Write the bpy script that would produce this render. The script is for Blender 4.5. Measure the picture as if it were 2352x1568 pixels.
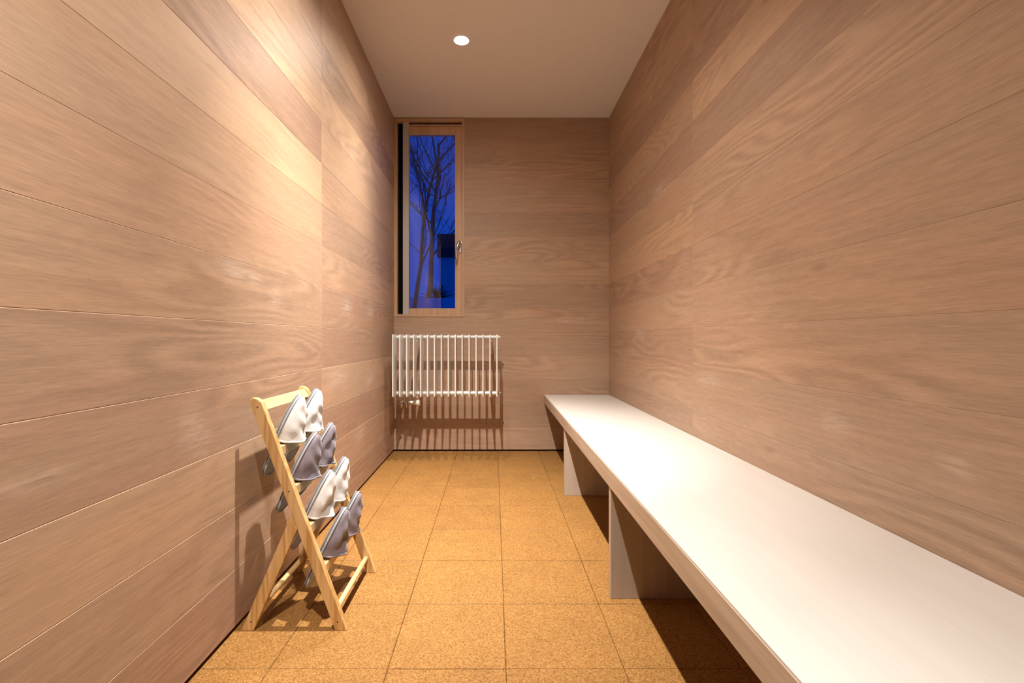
import bpy, bmesh, math, random
from mathutils import Vector, Matrix
random.seed(7)
for o in list(bpy.data.objects): bpy.data.objects.remove(o)
SC = bpy.context.scene
COL = SC.collection
R = math.radians

# ------------------------------------------------------------------ measured place (metres)
H_CAM = 0.839           # eye height
D = 3.605               # back wall
XL, XR = -0.742, 0.858  # side walls
ZC = 2.482              # ceiling
YE = 0.47               # entrance end of the narrow room
PITCH = ZC / 14.0       # board height
YSEAM = 2.09            # upright board joint on both side walls

# ------------------------------------------------------------------ camera
cd = bpy.data.cameras.new('camera'); cam = bpy.data.objects.new('camera', cd); COL.objects.link(cam)
cam.location = (0, 0, H_CAM); cam.rotation_euler = (R(90), 0, 0)
cd.sensor_width = 36.0; cd.lens = 1113 * 36.0 / 2352
cd.shift_x = (1176 - 1134) / 2352.0; cd.shift_y = -(784 - 777) / 2352.0
cd.clip_start = 0.02
SC.camera = cam

# ------------------------------------------------------------------ dusk sky
w = bpy.data.worlds.new('dusk'); SC.world = w; w.use_nodes = True
wn, wl = w.node_tree.nodes, w.node_tree.links
bgn = wn['Background']
tc = wn.new('ShaderNodeTexCoord'); sp = wn.new('ShaderNodeSeparateXYZ'); cr = wn.new('ShaderNodeValToRGB')
wl.new(tc.outputs['Generated'], sp.inputs[0]); wl.new(sp.outputs['Z'], cr.inputs[0]); wl.new(cr.outputs[0], bgn.inputs[0])
cr.color_ramp.elements[0].position = 0.0; cr.color_ramp.elements[0].color = (0.0, 0.055, 0.46, 1)
cr.color_ramp.elements[1].position = 0.6; cr.color_ramp.elements[1].color = (0.0, 0.030, 0.32, 1)
bgn.inputs[1].default_value = 0.36

# ------------------------------------------------------------------ exposure
vs = SC.view_settings
vs.view_transform = 'Standard'; vs.look = 'None'; vs.gamma = 1.0; vs.use_curve_mapping = False
vs.exposure = 1.43

# swivelling ceiling lamps: (x, y, tilt about x, tilt about y, watts) and their photometric curve (degrees off straight down -> share of peak)
LAMPS = [(-0.178, 1.40, 19, 1, 225.0), (-0.178, 2.668, -6, 14, 60.0), (-0.178, 0.13, 8, 6, 135.0)]  # third lamp is added out of view to brighten the near bench and walls
CURVE = [(0, 1.0), (14, .88), (22, .62), (30, .29), (40, .105), (50, .06), (62, 0.0)]
LAMP_COL = (1.0, 0.92, 0.835)

# ------------------------------------------------------------------ helpers
def tag(o, label=None, cat=None, group=None, kind=None):
    if label: o['label'] = label
    if cat: o['category'] = cat
    if group: o['group'] = group
    if kind: o['kind'] = kind
    return o
def empty(name, loc=(0, 0, 0)):
    o = bpy.data.objects.new(name, None); COL.objects.link(o); o.location = loc
    o.empty_display_size = 0.05
    return o
def obj(name, bm, mats, parent=None, smooth=False, bevel=0, seg=2, at=None):
    """link bm (world coordinates) as one mesh object; parented ones are re-based on the parent"""
    me = bpy.data.meshes.new(name)
    base = Vector((0, 0, 0))
    if at is not None: base = Vector(at)
    if parent is not None:
        p = parent; tot = Vector((0, 0, 0))
        while p: tot += p.location; p = p.parent
        base = tot
    bmesh.ops.recalc_face_normals(bm, faces=bm.faces) if not bm.faces.layers.int.get('keep') else None
    bmesh.ops.translate(bm, verts=bm.verts, vec=-base)
    bm.to_mesh(me); bm.free()
    if not isinstance(mats, (list, tuple)): mats = [mats]
    for m in mats: me.materials.append(m)
    o = bpy.data.objects.new(name, me); COL.objects.link(o)
    if parent is not None: o.parent = parent
    elif at is not None: o.location = base
    if smooth:
        for p in me.polygons: p.use_smooth = True
    if bevel:
        b = o.modifiers.new('bevel', 'BEVEL'); b.width = bevel; b.segments = seg; b.limit_method = 'ANGLE'; b.angle_limit = R(40)
    return o
def box(bm, x0, x1, y0, y1, z0, z1, mi=0):
    vv = [bm.verts.new(p) for p in ((x0,y0,z0),(x1,y0,z0),(x1,y1,z0),(x0,y1,z0),(x0,y0,z1),(x1,y0,z1),(x1,y1,z1),(x0,y1,z1))]
    for f in ((0,3,2,1),(4,5,6,7),(0,1,5,4),(1,2,6,5),(2,3,7,6),(3,0,4,7)):
        fc = bm.faces.new([vv[i] for i in f]); fc.material_index = mi
    return vv
def newbox(*a):
    bm = bmesh.new(); box(bm, *a); return bm
def prism_y(bm, pts, y0, y1):
    """outline pts in (x,z) extruded between y0 and y1"""
    a = [bm.verts.new((p[0], y0, p[1])) for p in pts]; b = [bm.verts.new((p[0], y1, p[1])) for p in pts]
    n = len(pts)
    bm.faces.new(a); bm.faces.new(b[::-1])
    for i in range(n): bm.faces.new((a[i], b[i], b[(i+1) % n], a[(i+1) % n]))
def tube(bm, pts, rads, n=12, cap=True):
    pts = [Vector(p) for p in pts]
    if not isinstance(rads, (list, tuple)): rads = [rads] * len(pts)
    rings = []; up = None
    for i, p in enumerate(pts):
        if i == 0: d = pts[1] - p
        elif i == len(pts) - 1: d = p - pts[i-1]
        else: d = (pts[i+1] - p).normalized() + (p - pts[i-1]).normalized()
        d.normalize()
        if up is None:
            up = Vector((0, 0, 1)) if abs(d.z) < 0.9 else Vector((0, 1, 0))
        a = d.cross(up).normalized(); b = a.cross(d).normalized(); up = b
        rings.append([bm.verts.new(p + (a * math.cos(t) + b * math.sin(t)) * rads[i]) for t in [2*math.pi*k/n for k in range(n)]])
    for i in range(len(rings) - 1):
        for k in range(n):
            bm.faces.new((rings[i][k], rings[i][(k+1) % n], rings[i+1][(k+1) % n], rings[i+1][k]))
    if cap:
        bm.faces.new(rings[0][::-1]); bm.faces.new(rings[-1])

# ------------------------------------------------------------------ material helpers
class NT:
    def __init__(s, name):
        s.m = bpy.data.materials.new(name); s.m.use_nodes = True
        s.t = s.m.node_tree; s.b = s.t.nodes['Principled BSDF']
    def n(s, kind, **kw):
        nd = s.t.nodes.new('ShaderNode' + kind)
        for k, v in kw.items(): setattr(nd, k, v)
        return nd
    def l(s, a, b): s.t.links.new(a, b)
    def val(s, nd, i, v):
        if hasattr(v, 'is_linked') or isinstance(v, bpy.types.NodeSocket): s.l(v, nd.inputs[i])
        else: nd.inputs[i].default_value = v
    def math(s, op, a, b=0.0, clamp=False):
        nd = s.n('Math', operation=op); nd.use_clamp = clamp; s.val(nd, 0, a); s.val(nd, 1, b); return nd.outputs[0]
    def vmul(s, v, k):
        nd = s.n('VectorMath', operation='MULTIPLY'); s.l(v, nd.inputs[0]); nd.inputs[1].default_value = k; return nd.outputs[0]
    def noise(s, vec, scale=1.0, detail=2.0, rough=0.5, dist=0.0, out=0):
        nd = s.n('TexNoise'); s.l(vec, nd.inputs['Vector']); nd.inputs['Scale'].default_value = scale
        nd.inputs['Detail'].default_value = detail; nd.inputs['Roughness'].default_value = rough; nd.inputs['Distortion'].default_value = dist
        return nd.outputs[out]
    def ramp(s, fac, stops, interp='LINEAR'):
        nd = s.n('ValToRGB'); s.l(fac, nd.inputs[0]); cr = nd.color_ramp; cr.interpolation = interp
        while len(cr.elements) < len(stops): cr.elements.new(0.5)
        for e, (p, c) in zip(cr.elements, stops):
            e.position = p; e.color = (c[0], c[1], c[2], 1) if isinstance(c, (tuple, list)) else (c, c, c, 1)
        return nd.outputs[0]
    def mix(s, f, a, b, mode='MIX'):
        nd = s.n('Mix', data_type='RGBA', blend_type=mode)
        s.val(nd, 0, f)
        for i, v in ((6, a), (7, b)):
            if isinstance(v, bpy.types.NodeSocket): s.l(v, nd.inputs[i])
            else: nd.inputs[i].default_value = (v[0], v[1], v[2], 1)
        return nd.outputs[2]
    def bump(s, h, strength=0.2, dist=0.001):
        nd = s.n('Bump'); s.l(h, nd.inputs['Height']); nd.inputs['Strength'].default_value = strength; nd.inputs['Distance'].default_value = dist
        s.l(nd.outputs[0], s.b.inputs['Normal'])
    def set(s, **kw):
        for k, v in kw.items():
            k = k.replace('_', ' ').title().replace('Ior', 'IOR')
            i = s.b.inputs[k]
            if isinstance(v, bpy.types.NodeSocket): s.l(v, i)
            elif isinstance(v, (tuple, list)): i.default_value = (v[0], v[1], v[2], 1)
            else: i.default_value = v
        return s.m

def plain(name, col, rough=0.5, metal=0.0, noise=0.06, scale=40, spec=0.5, bump=0.0):
    t = NT(name); c = t.n('TexCoord').outputs['Object']
    nz = t.noise(c, scale, 3)
    colr = t.ramp(nz, [(0.3, tuple(x * (1 - noise) for x in col)), (0.7, tuple(min(1, x * (1 + noise)) for x in col))])
    if bump: t.bump(nz, bump, 0.002)
    m = t.set(base_color=colr, roughness=rough, metallic=metal)
    t.b.inputs['Specular IOR Level'].default_value = spec
    return m

def board_material():
    """oak boards: 'grain' = (along, across, seed), 'tone' = (lightness, yellow/pink, knot whiteness)"""
    t = NT('oak_boards')
    g = t.n('Attribute', attribute_name='grain').outputs['Vector']
    tn = t.n('Attribute', attribute_name='tone').outputs['Vector']
    st = t.n('SeparateXYZ'); t.l(tn, st.inputs[0]); light, hue = st.outputs[0], st.outputs[1]
    # slow wandering of the grain
    warp = t.noise(t.vmul(g, (2.2, 7.0, 1.0)), 1.0, 2, out=1)
    wv = t.n('VectorMath', operation='MULTIPLY_ADD'); t.l(warp, wv.inputs[0]); wv.inputs[1].default_value = (0.0, 0.022, 0.0); t.l(g, wv.inputs[2])
    gw = wv.outputs[0]
    field = t.noise(t.vmul(gw, (0.9, 5.5, 1.0)), 1.0, 1.0, 0.4)
    rings = t.math('SINE', t.math('MULTIPLY', field, 95.0))
    fine = t.noise(t.vmul(gw, (22.0, 430.0, 1.0)), 1.0, 3, 0.65)
    streak = t.noise(t.vmul(gw, (3.2, 70.0, 1.0)), 1.0, 4, 0.62)
    broad = t.noise(t.vmul(gw, (1.1, 7.0, 1.0)), 1.0, 2, 0.5)
    ringmask = t.ramp(t.noise(t.vmul(g, (1.1, 4.0, 1.0)), 1.0, 1), [(0.45, 0.0), (0.62, 1.0)])
    rg = t.math('MULTIPLY', t.math('MULTIPLY', rings, 0.10), ringmask)
    pink = (0.425, 0.268, 0.188); yel = (0.485, 0.325, 0.200)
    base = t.mix(hue, pink, yel)
    base = t.mix(t.ramp(broad, [(0.38, 0.0), (0.62, 0.75)]), base, (0.425, 0.292, 0.200))
    k = t.math('ADD', t.math('MULTIPLY', t.math('SUBTRACT', fine, 0.5), 0.62), t.math('MULTIPLY', t.math('SUBTRACT', streak, 0.5), 0.48))
    k = t.math('ADD', k, rg)
    k = t.math('ADD', t.math('ADD', k, 1.0), t.math('MULTIPLY', t.math('SUBTRACT', light, 0.5), 0.85))
    cv = t.n('CombineXYZ')
    for i in range(3): t.l(k, cv.inputs[i])
    col = t.mix(1.0, base, cv.outputs[0], 'MULTIPLY')
    # flecks: pale flake patches with painted sheen and small dark knots set by attribute-carried spots
    vor = t.n('TexVoronoi'); t.l(t.vmul(g, (2.1, 6.0, 1.0)), vor.inputs['Vector']); vor.inputs['Scale'].default_value = 1.0
    sc_ = t.n('SeparateColor'); t.l(vor.outputs['Color'], sc_.inputs[0])
    sel = t.math('GREATER_THAN', sc_.outputs[0], 0.80)
    kn = t.ramp(vor.outputs['Distance'], [(0.0, 1.0), (0.045, 0.75), (0.10, 0.0)])
    col = t.mix(t.math('MULTIPLY', t.math('MULTIPLY', kn, sel), 0.45), col, (0.16, 0.085, 0.05))
    # knot and flake patches at fixed spots, their sheen painted as pale colour
    sp = t.n('Attribute', attribute_name='spot').outputs['Fac']
    curl = t.noise(t.vmul(gw, (9.0, 90.0, 1.0)), 1.0, 3, 0.6, 0.8)
    col = t.mix(t.math('MULTIPLY', sp, t.ramp(curl, [(0.35, 0.0), (0.62, 0.6)])), col, (0.66, 0.54, 0.44))
    h = t.math('ADD', t.math('MULTIPLY', fine, 0.6), t.math('MULTIPLY', streak, 0.4))
    t.bump(h, 0.16, 0.001)
    rg2 = t.ramp(fine, [(0.3, 0.52), (0.7, 0.44)])
    m = t.set(base_color=col, roughness=rg2)
    t.b.inputs['Specular IOR Level'].default_value = 0.4
    return m

def straight_wood(name, dark, light, axis, rough=0.5, contrast=1.0, fine=260.0, ring=0.0, bump=0.1):
    """wood with grain running along world/object axis 0,1,2"""
    t = NT(name); c = t.n('TexCoord').outputs['Object']
    s1 = [fine] * 3; s1[axis] = 5.0
    s2 = [38.0] * 3; s2[axis] = 2.0
    a = t.noise(t.vmul(c, s1), 1.0, 3, 0.6); b = t.noise(t.vmul(c, s2), 1.0, 3, 0.5, 0.3)
    f = t.math('ADD', t.math('MULTIPLY', a, 0.45), t.math('MULTIPLY', b, 0.55))
    if ring:
        fld = t.noise(t.vmul(c, [x * 0.35 for x in s2]), 1.0, 1)
        f = t.math('ADD', f, t.math('MULTIPLY', t.math('SINE', t.math('MULTIPLY', fld, 60.0)), ring))
    lo, hi = 0.5 - 0.18 / contrast, 0.5 + 0.18 / contrast
    col = t.ramp(f, [(max(0, lo), dark), (min(1, hi), light)])
    t.bump(a, bump, 0.0006)
    return t.set(base_color=col, roughness=rough)

M = {}
M['boards'] = board_material()
M['gap'] = plain('gap_shade_board', (0.010, 0.004, 0.003), 0.9, spec=0.1)  # near-black colour paints the shade in the gap below the boards
M['ceiling'] = plain('painted_ceiling', (0.72, 0.665, 0.62), 0.85, noise=0.015, scale=25, spec=0.2)
M['hall'] = plain('darkened_hall_plaster', (0.05, 0.042, 0.038), 0.9, noise=0.02, spec=0.2)  # unseen hall walls coloured dark to cut bounce and their reflection in the pane
M['pine_x'] = straight_wood('pine_along_x', (0.56, 0.32, 0.12), (0.70, 0.47, 0.22), 0, 0.5, 1.2, 200, 0.05)
M['pine_y'] = straight_wood('pine_along_y', (0.60, 0.40, 0.18), (0.72, 0.53, 0.28), 1, 0.5, 1.0, 200, 0.03)
M['pine_z'] = straight_wood('pine_upright', (0.50, 0.27, 0.085), (0.70, 0.46, 0.21), 2, 0.5, 1.3, 160, 0.10)
M['frame_wood'] = straight_wood('window_wood', (0.46, 0.28, 0.16), (0.60, 0.40, 0.25), 2, 0.45)
M['bench_top'] = straight_wood('white_oiled_bench', (0.72, 0.69, 0.65), (0.77, 0.745, 0.71), 1, 0.38, 0.8, 200, 0, 0.04)
M['bench_edge'] = straight_wood('bench_edge_grain', (0.40, 0.305, 0.225), (0.56, 0.455, 0.355), 1, 0.5, 1.2, 420)
M['bench_panel'] = straight_wood('bench_panel_grain', (0.40, 0.315, 0.25), (0.48, 0.395, 0.32), 2, 0.5, 1.0, 300)
M['white_metal'] = plain('white_enamel', (0.72, 0.71, 0.68), 0.3, noise=0.01, spec=0.6)
M['white_plastic'] = plain('white_plastic', (0.75, 0.73, 0.68), 0.4, noise=0.01)
M['chrome'] = plain('brushed_nickel', (0.62, 0.61, 0.60), 0.25, 1.0, noise=0.02)
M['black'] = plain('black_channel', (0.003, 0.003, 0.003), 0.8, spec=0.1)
M['alu'] = plain('pale_aluminium', (0.50, 0.47, 0.43), 0.5, 0.1, noise=0.02)
M['screw'] = plain('dark_screw', (0.05, 0.03, 0.02), 0.5)

# cork
t = NT('cork_tiles')
c = t.n('TexCoord').outputs['Object']
tt = t.n('Attribute', attribute_name='tone').outputs['Fac']
v = t.n('TexVoronoi'); t.l(c, v.inputs['Vector']); v.inputs['Scale'].default_value = 330.0
sc_ = t.n('SeparateColor'); t.l(v.outputs['Color'], sc_.inputs[0])
nz = t.noise(c, 170.0, 3, 0.6); n2 = t.noise(c, 7.0, 3)
f = t.math('ADD', t.math('MULTIPLY', sc_.outputs[0], 0.45), t.math('MULTIPLY', nz, 0.55))
col = t.ramp(f, [(0.18, (0.175, 0.072, 0.015)), (0.45, (0.300, 0.142, 0.034)), (0.8, (0.45, 0.248, 0.080))])
kk = t.math('ADD', t.math('ADD', 0.90, t.math('MULTIPLY', t.math('SUBTRACT', n2, 0.5), 0.30)), t.math('MULTIPLY', tt, 0.05))
cv = t.n('CombineXYZ')
for i in range(3): t.l(kk, cv.inputs[i])
col = t.mix(1.0, col, cv.outputs[0], 'MULTIPLY')
t.bump(f, 0.35, 0.0012)
M['cork'] = t.set(base_color=col, roughness=0.62)
t.b.inputs['Specular IOR Level'].default_value = 0.3

t = NT('window_glass')
t.b.inputs['Transmission Weight'].default_value = 1.0
M['glass'] = t.set(base_color=(0.97, 0.98, 1.0), roughness=0.0, ior=1.5)

t = NT('lamp_lens')
t.b.inputs['Emission Color'].default_value = (1.0, 0.96, 0.88, 1); t.b.inputs['Emission Strength'].default_value = 60.0
M['lens'] = t.set(base_color=(1, 1, 1), roughness=0.4)

def fabric(name, col, alt):
    t = NT(name); c = t.n('TexCoord').outputs['Object']
    a = t.noise(c, 900.0, 2); b = t.noise(c, 26.0, 3, 0.6)
    col_ = t.ramp(t.math('ADD', t.math('MULTIPLY', a, 0.4), t.math('MULTIPLY', b, 0.6)), [(0.35, col), (0.65, alt)])
    t.bump(t.math('ADD', t.math('MULTIPLY', a, 0.25), b), 0.5, 0.002)
    m = t.set(base_color=col_, roughness=0.9)
    t.b.inputs['Sheen Weight'].default_value = 0.3
    return m
M['white_fabric'] = fabric('pale_cotton', (0.64, 0.63, 0.61), (0.80, 0.80, 0.79))
M['mauve_fabric'] = fabric('grey_mauve_cotton', (0.16, 0.135, 0.165), (0.29, 0.25, 0.29))
M['piping'] = fabric('grey_blue_piping', (0.30, 0.33, 0.36), (0.42, 0.45, 0.48))
M['sole'] = fabric('dark_grey_sole', (0.10, 0.10, 0.11), (0.17, 0.17, 0.18))

# ------------------------------------------------------------------ boarded walls
KNOT_SHEEN = {'left': [(1.39, 1.035, .10, .034), (1.50, 1.02, .05, .02), (1.645, .982, .045, .035), (2.91, .60, .09, .045), (2.32, .655, .12, .05),
                  (1.19, .615, .05, .05), (1.23, .57, .04, .03), (2.45, 1.0, .10, .05), (2.9, 1.0, .09, .04), (2.7, .30, .10, .06), (.78, .61, .06, .015)],
         'right': [(2.84, .87, .10, .03), (1.95, .67, .10, .03), (1.22, .625, .05, .025), (.90, .60, .03, .02), (2.5, 1.6, .12, .03)],
         'back': [(.6, .97, .2, .02)]}
def boards(bm, place, u0, u1, z0, z1, light, hue, wall, flags=(1, 1, 1, 1), bev=None):
    """one board facing the room; place(u, z, depth) -> world; flags = bevel at left,right,bottom,top"""
    G = bm.verts.layers.float_vector['grain']; T = bm.verts.layers.float_vector['tone']; S = bm.verts.layers.float['spot']
    bev = {'left': .0013, 'right': .0008, 'back': .0007}[wall] if bev is None else bev
    lip = {'left': .0007, 'right': .0003, 'back': .0003}[wall]      # upper edge stands a hair proud of the board above
    seed = random.random() * 40; off = random.random() * 30
    nu = max(2, int((u1 - u0) / 0.03)); nz = max(2, int((z1 - z0) / 0.018))
    us = [u0 + bev * flags[0]] + [u0 + (u1 - u0) * i / nu for i in range(1, nu)] + [u1 - bev * flags[1]]
    bt_, bb_ = bev, bev * .9
    zs = [z0 + bb_ * flags[2]] + [z0 + (z1 - z0) * i / nz for i in range(1, nz)] + [z1 - bt_ * flags[3]]
    us = [u0] + us + [u1]; zs = [z0] + zs + [z1]
    def mk(u, z, d):
        v = bm.verts.new(place(u, z, d - lip * (z - z0) / (z1 - z0))); v[G] = (u + off, z - z0 + seed, seed); v[T] = (light, hue, 0)
        s = 0
        for (cu, cz, ru, rz) in KNOT_SHEEN[wall]:
            q = ((u - cu) / ru) ** 2 + ((z - cz) / rz) ** 2
            s = max(s, math.exp(-q * 1.1))
        v[S] = s; return v
    grid = []
    for i, u in enumerate(us):
        row = []
        for j, z in enumerate(zs):
            edge = (i == 0 and flags[0]) or (i == len(us)-1 and flags[1]) or (j == 0 and flags[2]) or (j == len(zs)-1 and flags[3])
            row.append(mk(u, z, bev if edge else 0.0))
        grid.append(row)
    for i in range(len(us) - 1):
        for j in range(len(zs) - 1):
            try: bm.faces.new((grid[i][j], grid[i+1][j], grid[i+1][j+1], grid[i][j+1]))
            except ValueError: pass
def wall_bm():
    bm = bmesh.new()
    bm.verts.layers.float_vector.new('grain'); bm.verts.layers.float_vector.new('tone'); bm.verts.layers.float.new('spot')
    return bm
# (lightness, hue) from the floor up; hue 0 = pinkish, 1 = yellow
LF = [(.42,.0),(.50,.25),(.62,.7),(.46,.15),(.46,.1),(.50,.45),(.58,.35),(.62,.55),(.74,.95),(.36,.1),(.60,.95),(.56,.6),(.50,.5),(.5,.5)]
LB = [(.42,.05),(.56,.2),(.44,.1),(.62,.3),(.40,.0),(.44,.15),(.55,.5),(.42,.3),(.48,.6),(.56,.8),(.66,.9),(.40,.3),(.62,.8),(.52,.6)]
RF = [(.44,.1),(.5,.2),(.50,.25),(.50,.3),(.52,.35),(.52,.4),(.50,.35),(.52,.45),(.56,.5),(.40,.15),(.60,.8),(.40,.1),(.38,.2),(.44,.4)]
RB = [(.42,.1),(.48,.1),(.42,.1),(.52,.35),(.46,.15),(.56,.4),(.46,.2),(.58,.75),(.50,.5),(.36,.1),(.46,.6),(.34,.2),(.44,.5),(.40,.4)]
BK = [(.52,.05),(.42,.0),(.48,.1),(.56,.3),(.48,.2),(.50,.25),(.42,.1),(.56,.45),(.50,.35),(.38,.2),(.50,.4),(.52,.4),(.42,.25),(.36,.2)]
GAP = 0.013
def zr(k): return (GAP if k == 0 else k * PITCH, (k + 1) * PITCH)
bm = wall_bm(); pl = lambda u, z, d: (XL - d, u, z)
for k in range(14):
    z0, z1 = zr(k)
    boards(bm, pl, YE, YSEAM, z0, z1, *LF[k], 'left'); boards(bm, pl, YSEAM, D, z0, z1, *LB[k], 'left')
box(bm, XL - .014, XL - .0024, YE, D + .02, GAP, ZC + .02, 0)
box(bm, XL - .12, XL - .0142, YE, D + .12, -.05, ZC + .1, 1)
tag(obj('wall_left', bm, [M['boards'], M['gap']]), kind='structure')
bm = wall_bm(); pr = lambda u, z, d: (XR + d, u, z)
for k in range(14):
    z0, z1 = zr(k)
    boards(bm, pr, YE, YSEAM, z0, z1, *RF[k], 'right'); boards(bm, pr, YSEAM, D, z0, z1, *RB[k], 'right')
box(bm, XR + .0024, XR + .014, YE, D + .02, GAP, ZC + .02, 0)
box(bm, XR + .0142, XR + .12, YE, D + .12, -.05, ZC + .1, 1)
tag(obj('wall_right', bm, [M['boards'], M['gap']]), kind='structure')
WX1 = -0.217; WZ0 = 1.001; WZ1 = ZC - .006      # window opening
bm = wall_bm(); pb = lambda u, z, d: (u, D + d, z)
for k in range(14):
    z0, z1 = zr(k)
    if z1 <= WZ0: boards(bm, pb, XL, XR, z0, z1, *BK[k], 'back', (0, 0, 1, 1))
    elif z0 < WZ0:
        random.seed(90); boards(bm, pb, XL, WX1, z0, WZ0, *BK[k], 'back', (0, 0, 1, 0))
        random.seed(90); boards(bm, pb, WX1, XR, z0, z1, *BK[k], 'back', (0, 0, 1, 1))
    else: boards(bm, pb, WX1, XR, z0, z1, *BK[k], 'back', (0, 0, 1, 1))
box(bm, XL - .014, XR + .014, D + .0024, D + .014, GAP, WZ0, 0)
box(bm, WX1, XR + .014, D + .0024, D + .014, WZ0, ZC + .02, 0)
box(bm, XL - .12, XR + .12, D + .0142, D + .12, -.05, WZ0, 1)
box(bm, WX1, XR + .12, D + .0142, D + .12, WZ0, ZC + .1, 1)
box(bm, XL - .12, XL - .0005, D + .0142, D + .12, WZ0, ZC + .1, 1)
tag(obj('wall_back', bm, [M['boards'], M['gap']]), kind='structure')

# hall side of the doorway, where the photographer stands
bm = newbox(-1.55, XL - .0145, YE - .10, YE - .0, -.05, ZC + .1)
tag(obj('wall_entry_left', bm, M['hall']), kind='structure')
bm = newbox(XR + .0145, 1.65, YE - .10, YE - .0, -.05, ZC + .1)
tag(obj('wall_entry_right', bm, M['hall']), kind='structure')
tag(obj('wall_hall_left', newbox(-1.65, -1.55, -1.5, YE, -.05, ZC + .1), M['hall']), kind='structure')
tag(obj('wall_hall_right', newbox(1.65, 1.75, -1.5, YE, -.05, ZC + .1), M['hall']), kind='structure')
tag(obj('wall_hall_end', newbox(-1.65, 1.75, -1.6, -1.5, -.05, ZC + .1), M['hall']), kind='structure')
tag(obj('ceiling', newbox(-1.7, 1.8, -1.6, D + .12, ZC, ZC + .1), M['ceiling']), kind='structure')

# floor: cork tiles 30 cm with fine uneven joints
bm = bmesh.new(); TN = bm.verts.layers.float.new('tone')
xs = [0.031 + .3003 * k for k in range(-6, 7)]; ys = [1.232 + .3003 * k for k in range(-10, 10)]
lim = (-1.55, 1.65, -1.5, D + .0142)
for i in range(len(xs) - 1):
    for j in range(len(ys) - 1):
        x0, x1, y0, y1 = xs[i], xs[i+1], ys[j], ys[j+1]
        x0, x1 = max(x0, lim[0]), min(x1, lim[1]); y0, y1 = max(y0, lim[2]), min(y1, lim[3])
        if y1 > YE: x0, x1 = max(x0, XL - .0142), min(x1, XR + .0142)
        if x1 - x0 < .02 or y1 - y0 < .004: continue
        rx, ry = random.uniform(-.0008, .0008), random.uniform(-.0012, .0012)
        b = 0.0019; tone = random.uniform(-1, 1)
        o_ = [(x0, y0), (x1, y0), (x1, y1), (x0, y1)]
        n_ = [(x0 + b + rx, y0 + b + ry), (x1 - b + rx, y0 + b + ry), (x1 - b + rx, y1 - b + ry), (x0 + b + rx, y1 - b + ry)]
        vo = [bm.verts.new((p[0], p[1], -.0022)) for p in o_]; vi = [bm.verts.new((p[0], p[1], 0)) for p in n_]
        for v_ in vi: v_[TN] = tone
        for v_ in vo: v_[TN] = -10.0      # dirt settled in the joints
        bm.faces.new(vi)
        for q in range(4): bm.faces.new((vo[q], vo[(q+1) % 4], vi[(q+1) % 4], vi[q]))
box(bm, -1.6, 1.7, -1.55, D + .0142, -.05, -.0023, 1)
tag(obj('floor', bm, [M['cork'], M['cork']]), kind='structure')

# ------------------------------------------------------------------ window
S = D / 1113.0
def bx_(px): return (px - 1134) * S
def bz_(py): return H_CAM - (py - 777) * S
win = empty('window_1', (bx_(985), D, WZ0)); tag(win, kind='structure')
def frame_bm(x0, x1, z0, z1, wl_, wr_, wb_, wt_, y0, y1):
    bm = bmesh.new()
    box(bm, x0, x0 + wl_, y0, y1, z0, z1); box(bm, x1 - wr_, x1, y0, y1, z0, z1)
    box(bm, x0 + wl_, x1 - wr_, y0, y1, z0, z0 + wb_); box(bm, x0 + wl_, x1 - wr_, y0, y1, z1 - wt_, z1)
    return bm
obj('window_casing', frame_bm(XL + .0005, WX1 + .0005, WZ0 - .001, WZ1, .024, .020, .020, .024, D - .004, D + .118), M['frame_wood'], win, bevel=.0012)
cx0, cx1, cz0, cz1 = XL + .0245, WX1 - .0195, WZ0 + .019, WZ1 - .024
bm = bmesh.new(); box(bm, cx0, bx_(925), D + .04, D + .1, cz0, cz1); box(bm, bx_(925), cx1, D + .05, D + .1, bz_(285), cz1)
obj('dark_channel', bm, M['black'], win)  # black anodised slot along the side and head of the window
bm = newbox(bx_(925), bx_(938.6), D + .004, D + .06, cz0, cz1 - .001)
j = obj('side_jamb', bm, M['alu'], win, bevel=.001); j['label'] = 'pale grey upright jamb strip'
# sash
sx0, sx1, sz0, sz1 = bx_(939), cx1 - .001, cz0 + .001, bz_(285.5)
bm = newbox(sx0, sx1, D + .002, D + .05, sz1 - .012, sz1)
obj('head_strip', bm, M['frame_wood'], win, bevel=.001)
sash = obj('sash', frame_bm(sx0, sx1, sz0, sz1 - .014, .001, sx1 - bx_(1045), bz_(707.5) - sz0, sz1 - .014 - bz_(307.5), D + .006, D + .05), M['frame_wood'], win, bevel=.0015)
obj('pane', newbox(sx0 + .0005, bx_(1045) + .003, D + .024, D + .030, bz_(708.5), bz_(306)), M['glass'], win)
# handle
hx, hz = bx_(1056.5), bz_(557)
bm = bmesh.new(); tube(bm, [(hx, D + .006, hz), (hx, D - .004, hz)], .0165, 24)
hd = obj('handle', bm, M['chrome'], win, smooth=False, bevel=.002); hd['label'] = 'silver lever handle on the sash'
bm = bmesh.new(); tube(bm, [(hx, D - .004, hz), (hx, D - .040, hz - .002), (hx - .006, D - .052, hz - .012), (hx - .018, D - .054, hz - .045), (hx - .024, D - .052, hz - .135)], [.010, .010, .012, .0095, .0085], 16)
obj('lever', bm, M['chrome'], hd, smooth=True)
bm = newbox(hx - .012, hx + .010, D - .002, D + .006, hz - .075, hz - .012); obj('lever_plate', bm, M['chrome'], hd, bevel=.002)

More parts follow.
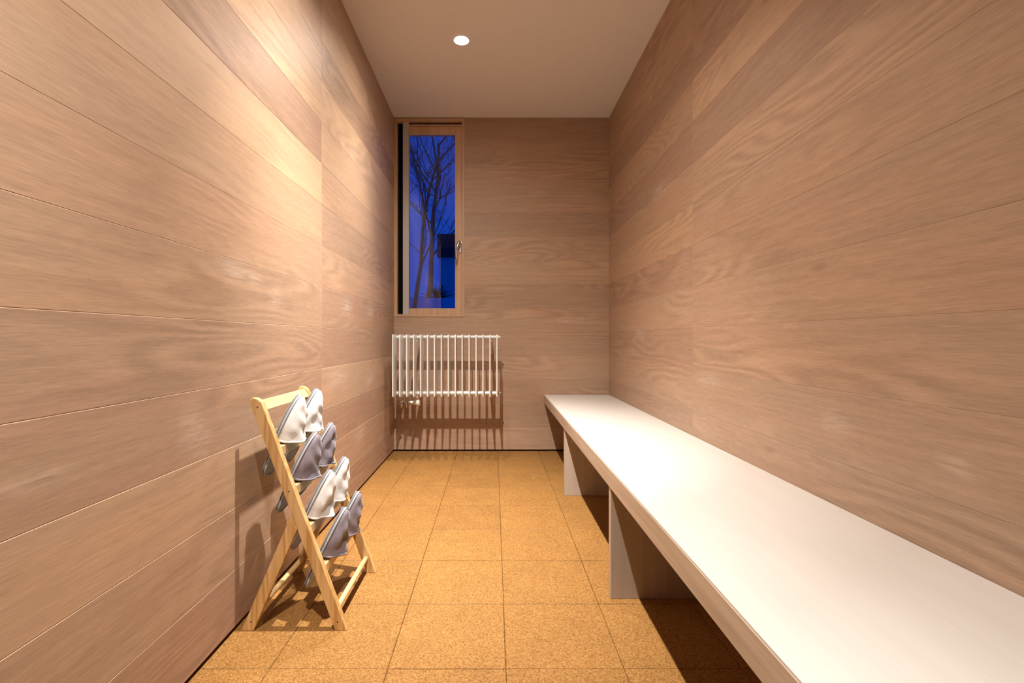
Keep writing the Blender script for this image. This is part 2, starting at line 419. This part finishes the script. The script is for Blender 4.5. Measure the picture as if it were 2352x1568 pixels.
# ------------------------------------------------------------------ downlights
def downlight(x, y, tx, ty, watts, label):
    e = empty('recessed_downlight', (x, y, ZC)); tag(e, label, 'ceiling light', None)
    bm = bmesh.new(); n = 40
    prof = [(.050, ZC - .0001), (.050, ZC - .003), (.046, ZC - .005), (.040, ZC - .004), (.036, ZC - .001)]
    rings = [[bm.verts.new((x + r * math.cos(2*math.pi*k/n), y + r * math.sin(2*math.pi*k/n), z)) for k in range(n)] for r, z in prof]
    for a in range(len(rings) - 1):
        for k in range(n): bm.faces.new((rings[a][k], rings[a][(k+1) % n], rings[a+1][(k+1) % n], rings[a+1][k]))
    obj('trim_ring', bm, M['white_plastic'], e, smooth=True)
    bm = bmesh.new()
    vs_ = [bm.verts.new((x + .0365 * math.cos(2*math.pi*k/n), y + .0365 * math.sin(2*math.pi*k/n), ZC - .0012)) for k in range(n)]
    bm.faces.new(vs_[::-1]); obj('lens', bm, M['lens'], e)
    ld = bpy.data.lights.new('lamp', 'SPOT'); ld.energy = watts; ld.color = LAMP_COL
    ld.spot_size = R(172); ld.spot_blend = 0.05; ld.shadow_soft_size = 0.016
    ld.use_nodes = True; nt = ld.node_tree; em = nt.nodes['Emission']
    tc_ = nt.nodes.new('ShaderNodeTexCoord'); sx_ = nt.nodes.new('ShaderNodeSeparateXYZ'); nt.links.new(tc_.outputs['Normal'], sx_.inputs[0])
    ab = nt.nodes.new('ShaderNodeMath'); ab.operation = 'ABSOLUTE'; nt.links.new(sx_.outputs['Z'], ab.inputs[0])
    rp = nt.nodes.new('ShaderNodeValToRGB'); nt.links.new(ab.outputs[0], rp.inputs[0]); cr_ = rp.color_ramp; cr_.interpolation = 'LINEAR'
    while len(cr_.elements) < len(CURVE): cr_.elements.new(0.5)
    for e_, (a_, v_) in zip(cr_.elements, sorted([(math.cos(R(a)), v) for a, v in CURVE])): e_.position = a_; e_.color = (v_, v_, v_, 1)
    nt.links.new(rp.outputs[0], em.inputs['Strength'])
    lo = bpy.data.objects.new('lamp', ld); COL.objects.link(lo); lo.parent = e; lo.location = (0, 0, -.022); lo.rotation_euler = (R(tx), R(ty), 0)
    return e
for i, L in enumerate(LAMPS):
    downlight(*L, ['small recessed downlight above the shoe rack end of the ceiling, nearer the doorway',
                   'small bright recessed downlight in the pale ceiling in front of the window',
                   'added unseen downlight outside the doorway, lighting the near bench end and walls'][i])

# ------------------------------------------------------------------ bench
bn = empty('bench', (XR - .24, 2.0, 0)); tag(bn, 'long whitened wood bench running along the right boarded wall', 'bench')
BX, BT, BB = .3735, .421, .3595
XW = XR - .001
bm = newbox(BX + .002, XW, YE + .02, D - .002, BT - .004, BT); obj('seat', bm, M['bench_top'], bn, bevel=.001)['label'] = 'smooth off-white bench seat'
bm = newbox(BX, XW, YE + .02, D - .002, BB, BT - .0042); obj('seat_edge', bm, M['bench_edge'], bn, bevel=.001)['label'] = 'pale brown striped seat edge'
for y in (.56, 1.561, 2.585):
    obj('support_panel', newbox(BX + .004, XW, y, y + .030, 0.0005, BB - .0003), M['bench_panel'], bn, bevel=.001)

# ------------------------------------------------------------------ radiator
YF, YB = 3.205, 3.323; YH = 3.358
rad = empty('radiator', (-.335, YH, .434)); tag(rad, 'white bladed radiator on the back wall below the window', 'radiator')
def rrect(bm, x0, x1, y0, y1, z0, z1, r, n=5):
    """rounded in y-z outline, extruded in x"""
    pts = []
    for (cy, cz, a0) in ((y1 - r, z1 - r, 0), (y0 + r, z1 - r, 90), (y0 + r, z0 + r, 180), (y1 - r, z0 + r, 270)):
        for k in range(n + 1):
            a = R(a0 + 90 * k / n); pts.append((cy + r * math.cos(a), cz + r * math.sin(a)))
    A = [bm.verts.new((x0, p[0], p[1])) for p in pts]; B = [bm.verts.new((x1, p[0], p[1])) for p in pts]
    bm.faces.new(A); bm.faces.new(B[::-1])
    for i in range(len(pts)): bm.faces.new((A[i], B[i], B[(i+1) % len(pts)], A[(i+1) % len(pts)]))
RX0, RPITCH = -.669, .0460
for zc in (.847, .4625):
    bm = bmesh.new(); rrect(bm, RX0 - .012, RX0 + 15 * RPITCH + .014, YH - .034, YH + .024, zc - .0125, zc + .0125, .0120)
    o = obj('header_pipe', bm, M['white_metal'], rad, smooth=False)
    bm = bmesh.new(); tube(bm, [(RX0 + 15 * RPITCH + .014, YH, zc), (RX0 + 15 * RPITCH + .022, YH, zc), (RX0 + 15 * RPITCH + .028, YH, zc)], [.010, .009, .004], 6)
    obj('end_plug', bm, M['white_metal'], o)
for i in range(16):
    x = RX0 + i * RPITCH; bm = bmesh.new()
    rrect(bm, x - .0042, x + .0042, YF, YB, .447, .865, .012)
    obj('blade', bm, M['white_metal'], rad, bevel=.0025)
for x in (-.53, -.02):
    bm = bmesh.new()
    box(bm, x - .010, x + .010, YH - .02, D - .0005, .818, .834); box(bm, x - .010, x + .010, D - .006, D - .0005, .72, .835)
    prism = bmesh.new(); prism.free()
    obj('wall_bracket', bm, M['white_metal'], rad, bevel=.001)
    bm = bmesh.new(); box(bm, x - .008, x + .008, YH - .02, D - .0005, .434, .449)
    obj('wall_bracket', bm, M['white_metal'], rad, bevel=.001)
vx = lambda px: (px - 1134) * YH / 1113; vz = lambda py: H_CAM - (py - 777) * YH / 1113
bm = bmesh.new(); tube(bm, [(vx(929), YH, .451), (vx(929), YH, vz(924))], .011, 12); tube(bm, [(vx(944), YH, .451), (vx(944), YH, vz(918))], .010, 12)
tube(bm, [(vx(938), YH, vz(923.5)), (vx(944), YH, vz(923.5)), (vx(950), YH, vz(923.5))], [.014, .017, .014], 8)
tube(bm, [(vx(944), YH, vz(923.5)), (vx(944), YH + .05, vz(925)), (vx(944), D - .001, vz(925))], [.010, .009, .009], 10)
vv = obj('valve_body', bm, M['chrome'], rad, bevel=.001); vv['label'] = 'nickel valve under the bottom pipe'
bm = bmesh.new(); tube(bm, [(vx(950), YH, vz(923.5)), (vx(952), YH, vz(923.5)), (vx(964), YH, vz(925)), (vx(965.5), YH, vz(925))], [.013, .019, .0205, .017], 20)
o = obj('thermostat_knob', bm, M['white_plastic'], vv, smooth=False, bevel=.001); o['label'] = 'white round thermostat knob'
bm = bmesh.new()
tube(bm, [(vx(913), YH, vz(922)), (vx(938), YH, vz(923))], .0055, 10)
tube(bm, [(vx(916), YH - .01, vz(930)), (vx(927), YH - .01, vz(930))], .0065, 10)
tube(bm, [(vx(934), YH, vz(925)), (vx(934), YH, vz(936))], .0055, 8); tube(bm, [(vx(922), YH, vz(930)), (vx(922), YH, vz(937))], .005, 8)
tube(bm, [(vx(922), YH - .01, vz(922)), (vx(922), YH - .01, vz(931))], .007, 8)
tube(bm, [(vx(915), YH, vz(922)), (vx(915), YH + .1, vz(922)), (vx(915), D - .001, vz(922))], .007, 8)
obj('valve_pipe', bm, M['chrome'], rad, smooth=True)

# ------------------------------------------------------------------ slipper rack
RY0, RT, RY1 = 1.3905, .0205, 1.733      # near face of near side, board thickness, near face of far side
rack = empty('slipper_rack', (-.58, 1.57, 0)); tag(rack, 'folding pine slipper rack standing against the left boarded wall', 'slipper rack')
TA = .3735                                # lean: x per z of the long legs
def legx(z): return -.4385 - TA * z       # centre line of long leg
HW = .0168                                # half width measured level
ZT = .672
def rot_round(pts_c, r=0): return pts_c
for y in (RY0, RY1):
    bm = bmesh.new()
    pts = [(legx(0) - HW, 0.0), (legx(0) + HW, 0.0), (legx(ZT - .030) + HW, ZT - .030), (legx(ZT - .018) + HW - .001, ZT - .016),
           (legx(ZT - .008) + HW - .010, ZT - .006), (legx(ZT) + HW - .020, ZT - .003), (legx(ZT) - HW + .006, ZT - .010), (legx(ZT - .018) - HW, ZT - .020)]
    prism_y(bm, pts, y, y + RT)
    lg = obj('long_leg', bm, M['pine_z'], rack, bevel=.002)
    ysc = y if y == RY0 else y + RT
    s = -1 if y == RY0 else 1
    for zz in (.642, .400, .026):
        bm = bmesh.new(); tube(bm, [(legx(zz) , ysc + s * .0006, zz), (legx(zz), ysc - s * .001, zz)], .0022, 10); obj('screw', bm, M['screw'], lg)
    # short rear leg butting the long leg
    RS = .432; x0 = -.7075
    zt = .385
    bm = bmesh.new()
    def rx(z): return x0 + RS * z
    HR = .0175
    # intersection of each side with the long leg rear edge
    zi_l = (legx(0) - HW - (x0 - HR)) / (RS + TA); zi_r = (legx(0) - HW - (x0 + HR)) / (RS + TA)
    pts = [(x0 - HR, 0), (x0 + HR, 0), (rx(zi_r) + HR - .0004, zi_r - .0004), (rx(zi_l) - HR - .0006, zi_l - .0008)]
    prism_y(bm, pts, y, y + RT)
    lg = obj('short_leg', bm, M['pine_z'], rack, bevel=.0015)
    bm = bmesh.new(); tube(bm, [(rx(.026), ysc + s * .0006, .026), (rx(.026), ysc - s * .001, .026)], .0022, 10); obj('screw', bm, M['screw'], lg)
yi0, yi1 = RY0 + RT + .0003, RY1 - .0003
# top rail lies in the plane of the legs
z0, z1 = .632, .664
ax = Vector((-TA, 0, 1)).normalized(); nx = Vector((ax.z, 0, -ax.x))
c0 = Vector((legx(z0) + HW * .9, 0, z0)); c1 = Vector((legx(z1) + HW * .55, 0, z1 - .004))
bm = bmesh.new()
prism_y(bm, [(c0.x, c0.z), (c1.x, c1.z), (c1.x - .016, c1.z - .005), (c0.x - .016, c0.z - .005)], yi0, yi1)
obj('top_rail', bm, M['pine_y'], rack, bevel=.0012)
BARZ = [.5245, .410, .2955, .180]
for z in BARZ:
    fx = legx(z) + HW - .0005
    obj('shelf_bar', newbox(fx - .027, fx, yi0, yi1, z - .028, z), M['pine_y'], rack, bevel=.0012)
bm = bmesh.new(); tube(bm, [(legx(.052), yi0, .052), (legx(.052), yi1, .052)], .0085, 20); obj('dowel', bm, M['pine_y'], rack, smooth=True)
bm = bmesh.new(); tube(bm, [(x0 + RS * .052, yi0, .052), (x0 + RS * .052, yi1, .052)], .0085, 20); obj('dowel', bm, M['pine_y'], rack, smooth=True)

# ------------------------------------------------------------------ slippers
SL = 0.262
def half_w(t):      # t 0 toe .. 1 heel
    if t < .5: base = .0525 * (1 - (1 - t / .5) ** 2.1) ** .62
    else: base = .0525 - .010 * math.sin((t - .5) * math.pi)
    if t > .84: base *= max(0.0, 1 - ((t - .84) / .16) ** 2.4) ** .5
    return max(base, .0008)
CAP = .512
def cap_h(t): return .012 + .049 * min(1, t / CAP) ** .72
def slipper(upper, label, group, toe, tilt, wrinkle, squash=1.0, ymid=0.0):
    """toe = world point of the toe tip on the sole plane"""
    u = Vector((-math.sin(tilt), 0, -math.cos(tilt)))     # toe -> heel
    n = Vector((math.cos(tilt), 0, -math.sin(tilt)))      # out of the insole, towards the room
    wv = Vector((0, 1, 0)); toe = Vector(toe)
    P = lambda t, a, h: toe + u * (t * SL) + wv * a + n * h
    root = empty('slipper', tuple(toe)); tag(root, label, 'slipper', group)
    rng = random.Random(wrinkle)
    ts = [(i / 40) ** 1.0 for i in range(41)]
    # sole
    bm = bmesh.new(); rows = []
    for t in ts:
        w_ = half_w(t)
        rows.append([bm.verts.new(P(t, a * w_, h)) for a, h in ((-.96, -.009), (-1, -.0045), (-.97, 0), (-.5, .0008), (0, .001), (.5, .0008), (.97, 0), (1, -.0045), (.96, -.009), (.5, -.0095), (0, -.010), (-.5, -.0095))])
    for i in range(len(rows) - 1):
        for k in range(12): bm.faces.new((rows[i][k], rows[i][(k+1) % 12], rows[i+1][(k+1) % 12], rows[i+1][k]))
    bm.faces.new(rows[0][::-1]); bm.faces.new(rows[-1])
    obj('sole', bm, M['sole'], root, smooth=True)
    # piping all round
    bm = bmesh.new()
    left = [P(t, -half_w(t) * 1.0 - .001, .0012) for t in ts[::-1]]; right = [P(t, half_w(t) + .001, .0012) for t in ts]
    tube(bm, left + right[1:], .0032, 8); obj('piping', bm, M['piping'], root, smooth=True)
    # toe cap: double walled shell
    bm = bmesh.new(); NT_, NA = 26, 28
    ph = [rng.uniform(0, 6.28) for _ in range(8)]
    sag = rng.uniform(-.22, .22)
    def cap_pt(i, k, off):
        t = .004 + (CAP - .004) * i / NT_
        # the hem runs slanted: sides reach further back than the crown
        q = k / NA; ang = math.pi * q
        tt_ = t - 0.05 * (i / NT_) * math.sin(ang) ** 2
        w_ = half_w(max(tt_, .003)) - .001 - off
        hh = cap_h(tt_) * squash - off
        a = -math.cos(ang); s = math.sin(ang)
        prof = s ** .85
        ridge = 1 + .12 * math.exp(-((q - .5 - sag) / .16) ** 2) * (i / NT_)
        f = i / NT_
        wr = (.0042 * math.sin(5.2 * ang + 7.5 * f + ph[0]) * f + .0030 * math.sin(9 * f + 3.1 * ang + ph[1]) + .0018 * math.sin(17 * f - 5 * ang + ph[2])) * s * min(1, f * 3)
        flare = .004 * max(0, f - .85) / .15
        return P(tt_, a * w_ * (1 - .10 * s * f), (prof * hh * ridge + wr + flare) + .001)
    out = [[bm.verts.new(cap_pt(i, k, 0)) for k in range(NA + 1)] for i in range(NT_ + 1)]
    inn = [[bm.verts.new(cap_pt(i, k, .0035)) for k in range(NA + 1)] for i in range(NT_ + 1)]
    for i in range(NT_):
        for k in range(NA):
            bm.faces.new((out[i][k], out[i+1][k], out[i+1][k+1], out[i][k+1])); bm.faces.new((inn[i][k], inn[i][k+1], inn[i+1][k+1], inn[i+1][k]))
    for k in range(NA): bm.faces.new((out[NT_][k], inn[NT_][k], inn[NT_][k+1], out[NT_][k+1]))
    obj('toe_cap', bm, upper, root, smooth=True)
    # hem tape
    bm = bmesh.new(); hem = [cap_pt(NT_, k, .0012) for k in range(NA + 1)]
    tube(bm, hem, .0036, 8); obj('hem', bm, upper, root, smooth=True)
    # insole
    bm = bmesh.new(); rr = []
    for t in ts[1:-1]:
        w_ = half_w(t) * .9; rr.append([bm.verts.new(P(t, a * w_, .0022 + .001 * (1 - a * a))) for a in (-1, -.5, 0, .5, 1)])
    for i in range(len(rr) - 1):
        for k in range(4): bm.faces.new((rr[i][k], rr[i][k+1], rr[i+1][k+1], rr[i+1][k]))
    obj('insole', bm, M['piping'], root, smooth=True)
    return root
names = [('white', 'top bar', 'white_fabric'), ('grey-mauve', 'second bar from the top', 'mauve_fabric'),
         ('white', 'third bar from the top', 'white_fabric'), ('grey-mauve', 'lowest bar', 'mauve_fabric')]
for r_, (cname, where, mk) in enumerate(names):
    for c_, (yy, side) in enumerate(((1.487, 'near'), (1.632, 'far'))):
        z = BARZ[r_] + .140; fx = legx(BARZ[r_]) + HW - .0005
        tilt = R([22.0, 24.2, 24.8, 25.4][r_])
        sx = fx - .027 - .0065            # sole plane just behind the bar at the bar's upper height
        toe = (sx + math.tan(tilt) * (z - BARZ[r_] + .0) + .001, yy, z + (0.004 if c_ else 0))
        slipper(M[mk], '%s slipper toe up on the %s, %s of its pair' % (cname, where, 'nearer' if c_ == 0 else 'farther'),
                'slippers on the pine rack', toe, tilt, r_ * 7 + c_ * 3 + 1, [1.0, .92, .95, .9][r_] * (1 - .04 * c_))

# ------------------------------------------------------------------ outside the window
M['snow'] = plain('blue_dusk_snow', (0.72, 0.76, 0.80), 0.8, noise=0.05, scale=2)
M['bark'] = plain('dark_bark', (0.10, 0.075, 0.06), 0.9, noise=0.3, scale=30)
M['fence'] = plain('weathered_fence', (0.22, 0.19, 0.17), 0.9, noise=0.2, scale=9)
M['housewall'] = plain('pale_house_wall', (0.55, 0.60, 0.66), 0.9, noise=0.05, scale=4)
M['roof'] = plain('dark_roof', (0.05, 0.045, 0.05), 0.9, noise=0.2, scale=10)
bm = bmesh.new(); nx_, ny_ = 30, 40; g = []
for j in range(ny_ + 1):
    y = D + .13 + 26 * j / ny_; row = []
    for i in range(nx_ + 1):
        x = -14 + 28 * i / nx_
        z = -.25 + max(0, min(1, (y - 5) / 4.6)) ** 1.5 * 1.93 + .05 * math.sin(x * 1.3) * math.sin(y * .9) * min(1, max(0, (y - 5) / 4))
        row.append(bm.verts.new((x, y, z)))
    g.append(row)
for j in range(ny_):
    for i in range(nx_): bm.faces.new((g[j][i], g[j][i+1], g[j+1][i+1], g[j+1][i]))
tag(obj('snowy_ground', bm, M['snow'], smooth=True), kind='structure')

def bare_tree(x, y, z, h, seed, label, r0=.09, lean=(0, 0)):
    rng = random.Random(seed)
    e = empty('bare_tree', (x, y, z)); tag(e, label, 'tree', 'bare trees outside the window')
    bt = bmesh.new(); bb = bmesh.new()
    top = Vector((x + lean[0], y + lean[1], z + h * .62)); p0 = Vector((x, y, z - .3))
    pts = [p0.lerp(top, k / 5) + Vector((rng.uniform(-.05, .05), rng.uniform(-.05, .05), 0)) for k in range(6)]
    tube(bt, pts, [r0 * (1 - .55 * k / 5) for k in range(6)], 10)
    def grow(p, d, L, r, depth):
        seg = 4; q = [p]; dd = d.copy()
        for k in range(seg):
            dd = (dd + Vector((rng.uniform(-.18, .18), rng.uniform(-.18, .18), rng.uniform(-.02, .14)))).normalized()
            q.append(q[-1] + dd * L / seg)
        tube(bb, q, [r * (1 - .7 * k / seg) for k in range(seg + 1)], 5 if depth < 2 else 4, cap=False)
        if depth <= 0: return
        for _ in range(4 if depth > 1 else 3):
            k = rng.randint(1, seg); a = Vector((rng.uniform(-1, 1), rng.uniform(-1, 1), rng.uniform(-.1, .9))).normalized()
            grow(q[k], (dd * .55 + a * .75).normalized(), L * rng.uniform(.5, .75), r * .5, depth - 1)
    for k in range(8):
        f = .35 + .65 * k / 7; p = p0.lerp(top, f)
        a = rng.uniform(0, 6.28); grow(p, Vector((math.cos(a) * .7, math.sin(a) * .7, .75)).normalized(), h * .30 * rng.uniform(.8, 1.2), r0 * .38, 3)
    obj('trunk', bt, M['bark'], e, smooth=True); obj('branches', bb, M['bark'], e, smooth=True)
bare_tree(-1.5, 8.9, 1.25, 4.6, 3, 'bare dark tree with twiggy crown seen through the upper window pane', .045, (.35, .3))
bare_tree(-1.75, 12.5, 1.6, 7.0, 11, 'larger bare tree farther off behind the window glass', .075, (.35, .2))

hs = empty('neighbouring_house', (.2, 15, 1.6)); tag(hs, 'far house with pale wall and dark roof, seen low in the window', 'house')
obj('wall', newbox(-1.62, 3.0, 14.4, 18, 1.3, 3.25), M['housewall'], hs)
bm = bmesh.new(); prism_pts = [(-1.66, 3.25), (3.2, 3.25), (3.2, 3.55), (2.4, 3.95), (-1.66, 3.90)]
prism_y(bm, prism_pts, 14.2, 18.2); obj('roof', bm, M['roof'], hs)
def shrub(x, y, z, s, seed, label):
    rng = random.Random(seed); bm = bmesh.new()
    for k in range(70):
        a = rng.uniform(0, 6.28); e_ = rng.uniform(.2, 1.3); L = s * rng.uniform(.6, 1)
        d = Vector((math.cos(a) * math.cos(e_), math.sin(a) * math.cos(e_), math.sin(e_)))
        p = Vector((x, y, z)); tube(bm, [p, p + d * L * .5 + Vector((0, 0, .03)), p + d * L], [.016, .010, .004], 4)
    tag(obj('shrub', bm, M['bark'], at=(x, y, z)), label, 'shrub', 'leafless shrubs outside')
shrub(-1.22, 10.3, 1.62, .42, 4, 'leafless dark shrub on the snow bank at the left of the far house')
shrub(-.62, 11.6, 1.62, .5, 5, 'leafless dark shrub on the snow bank in front of the far house')
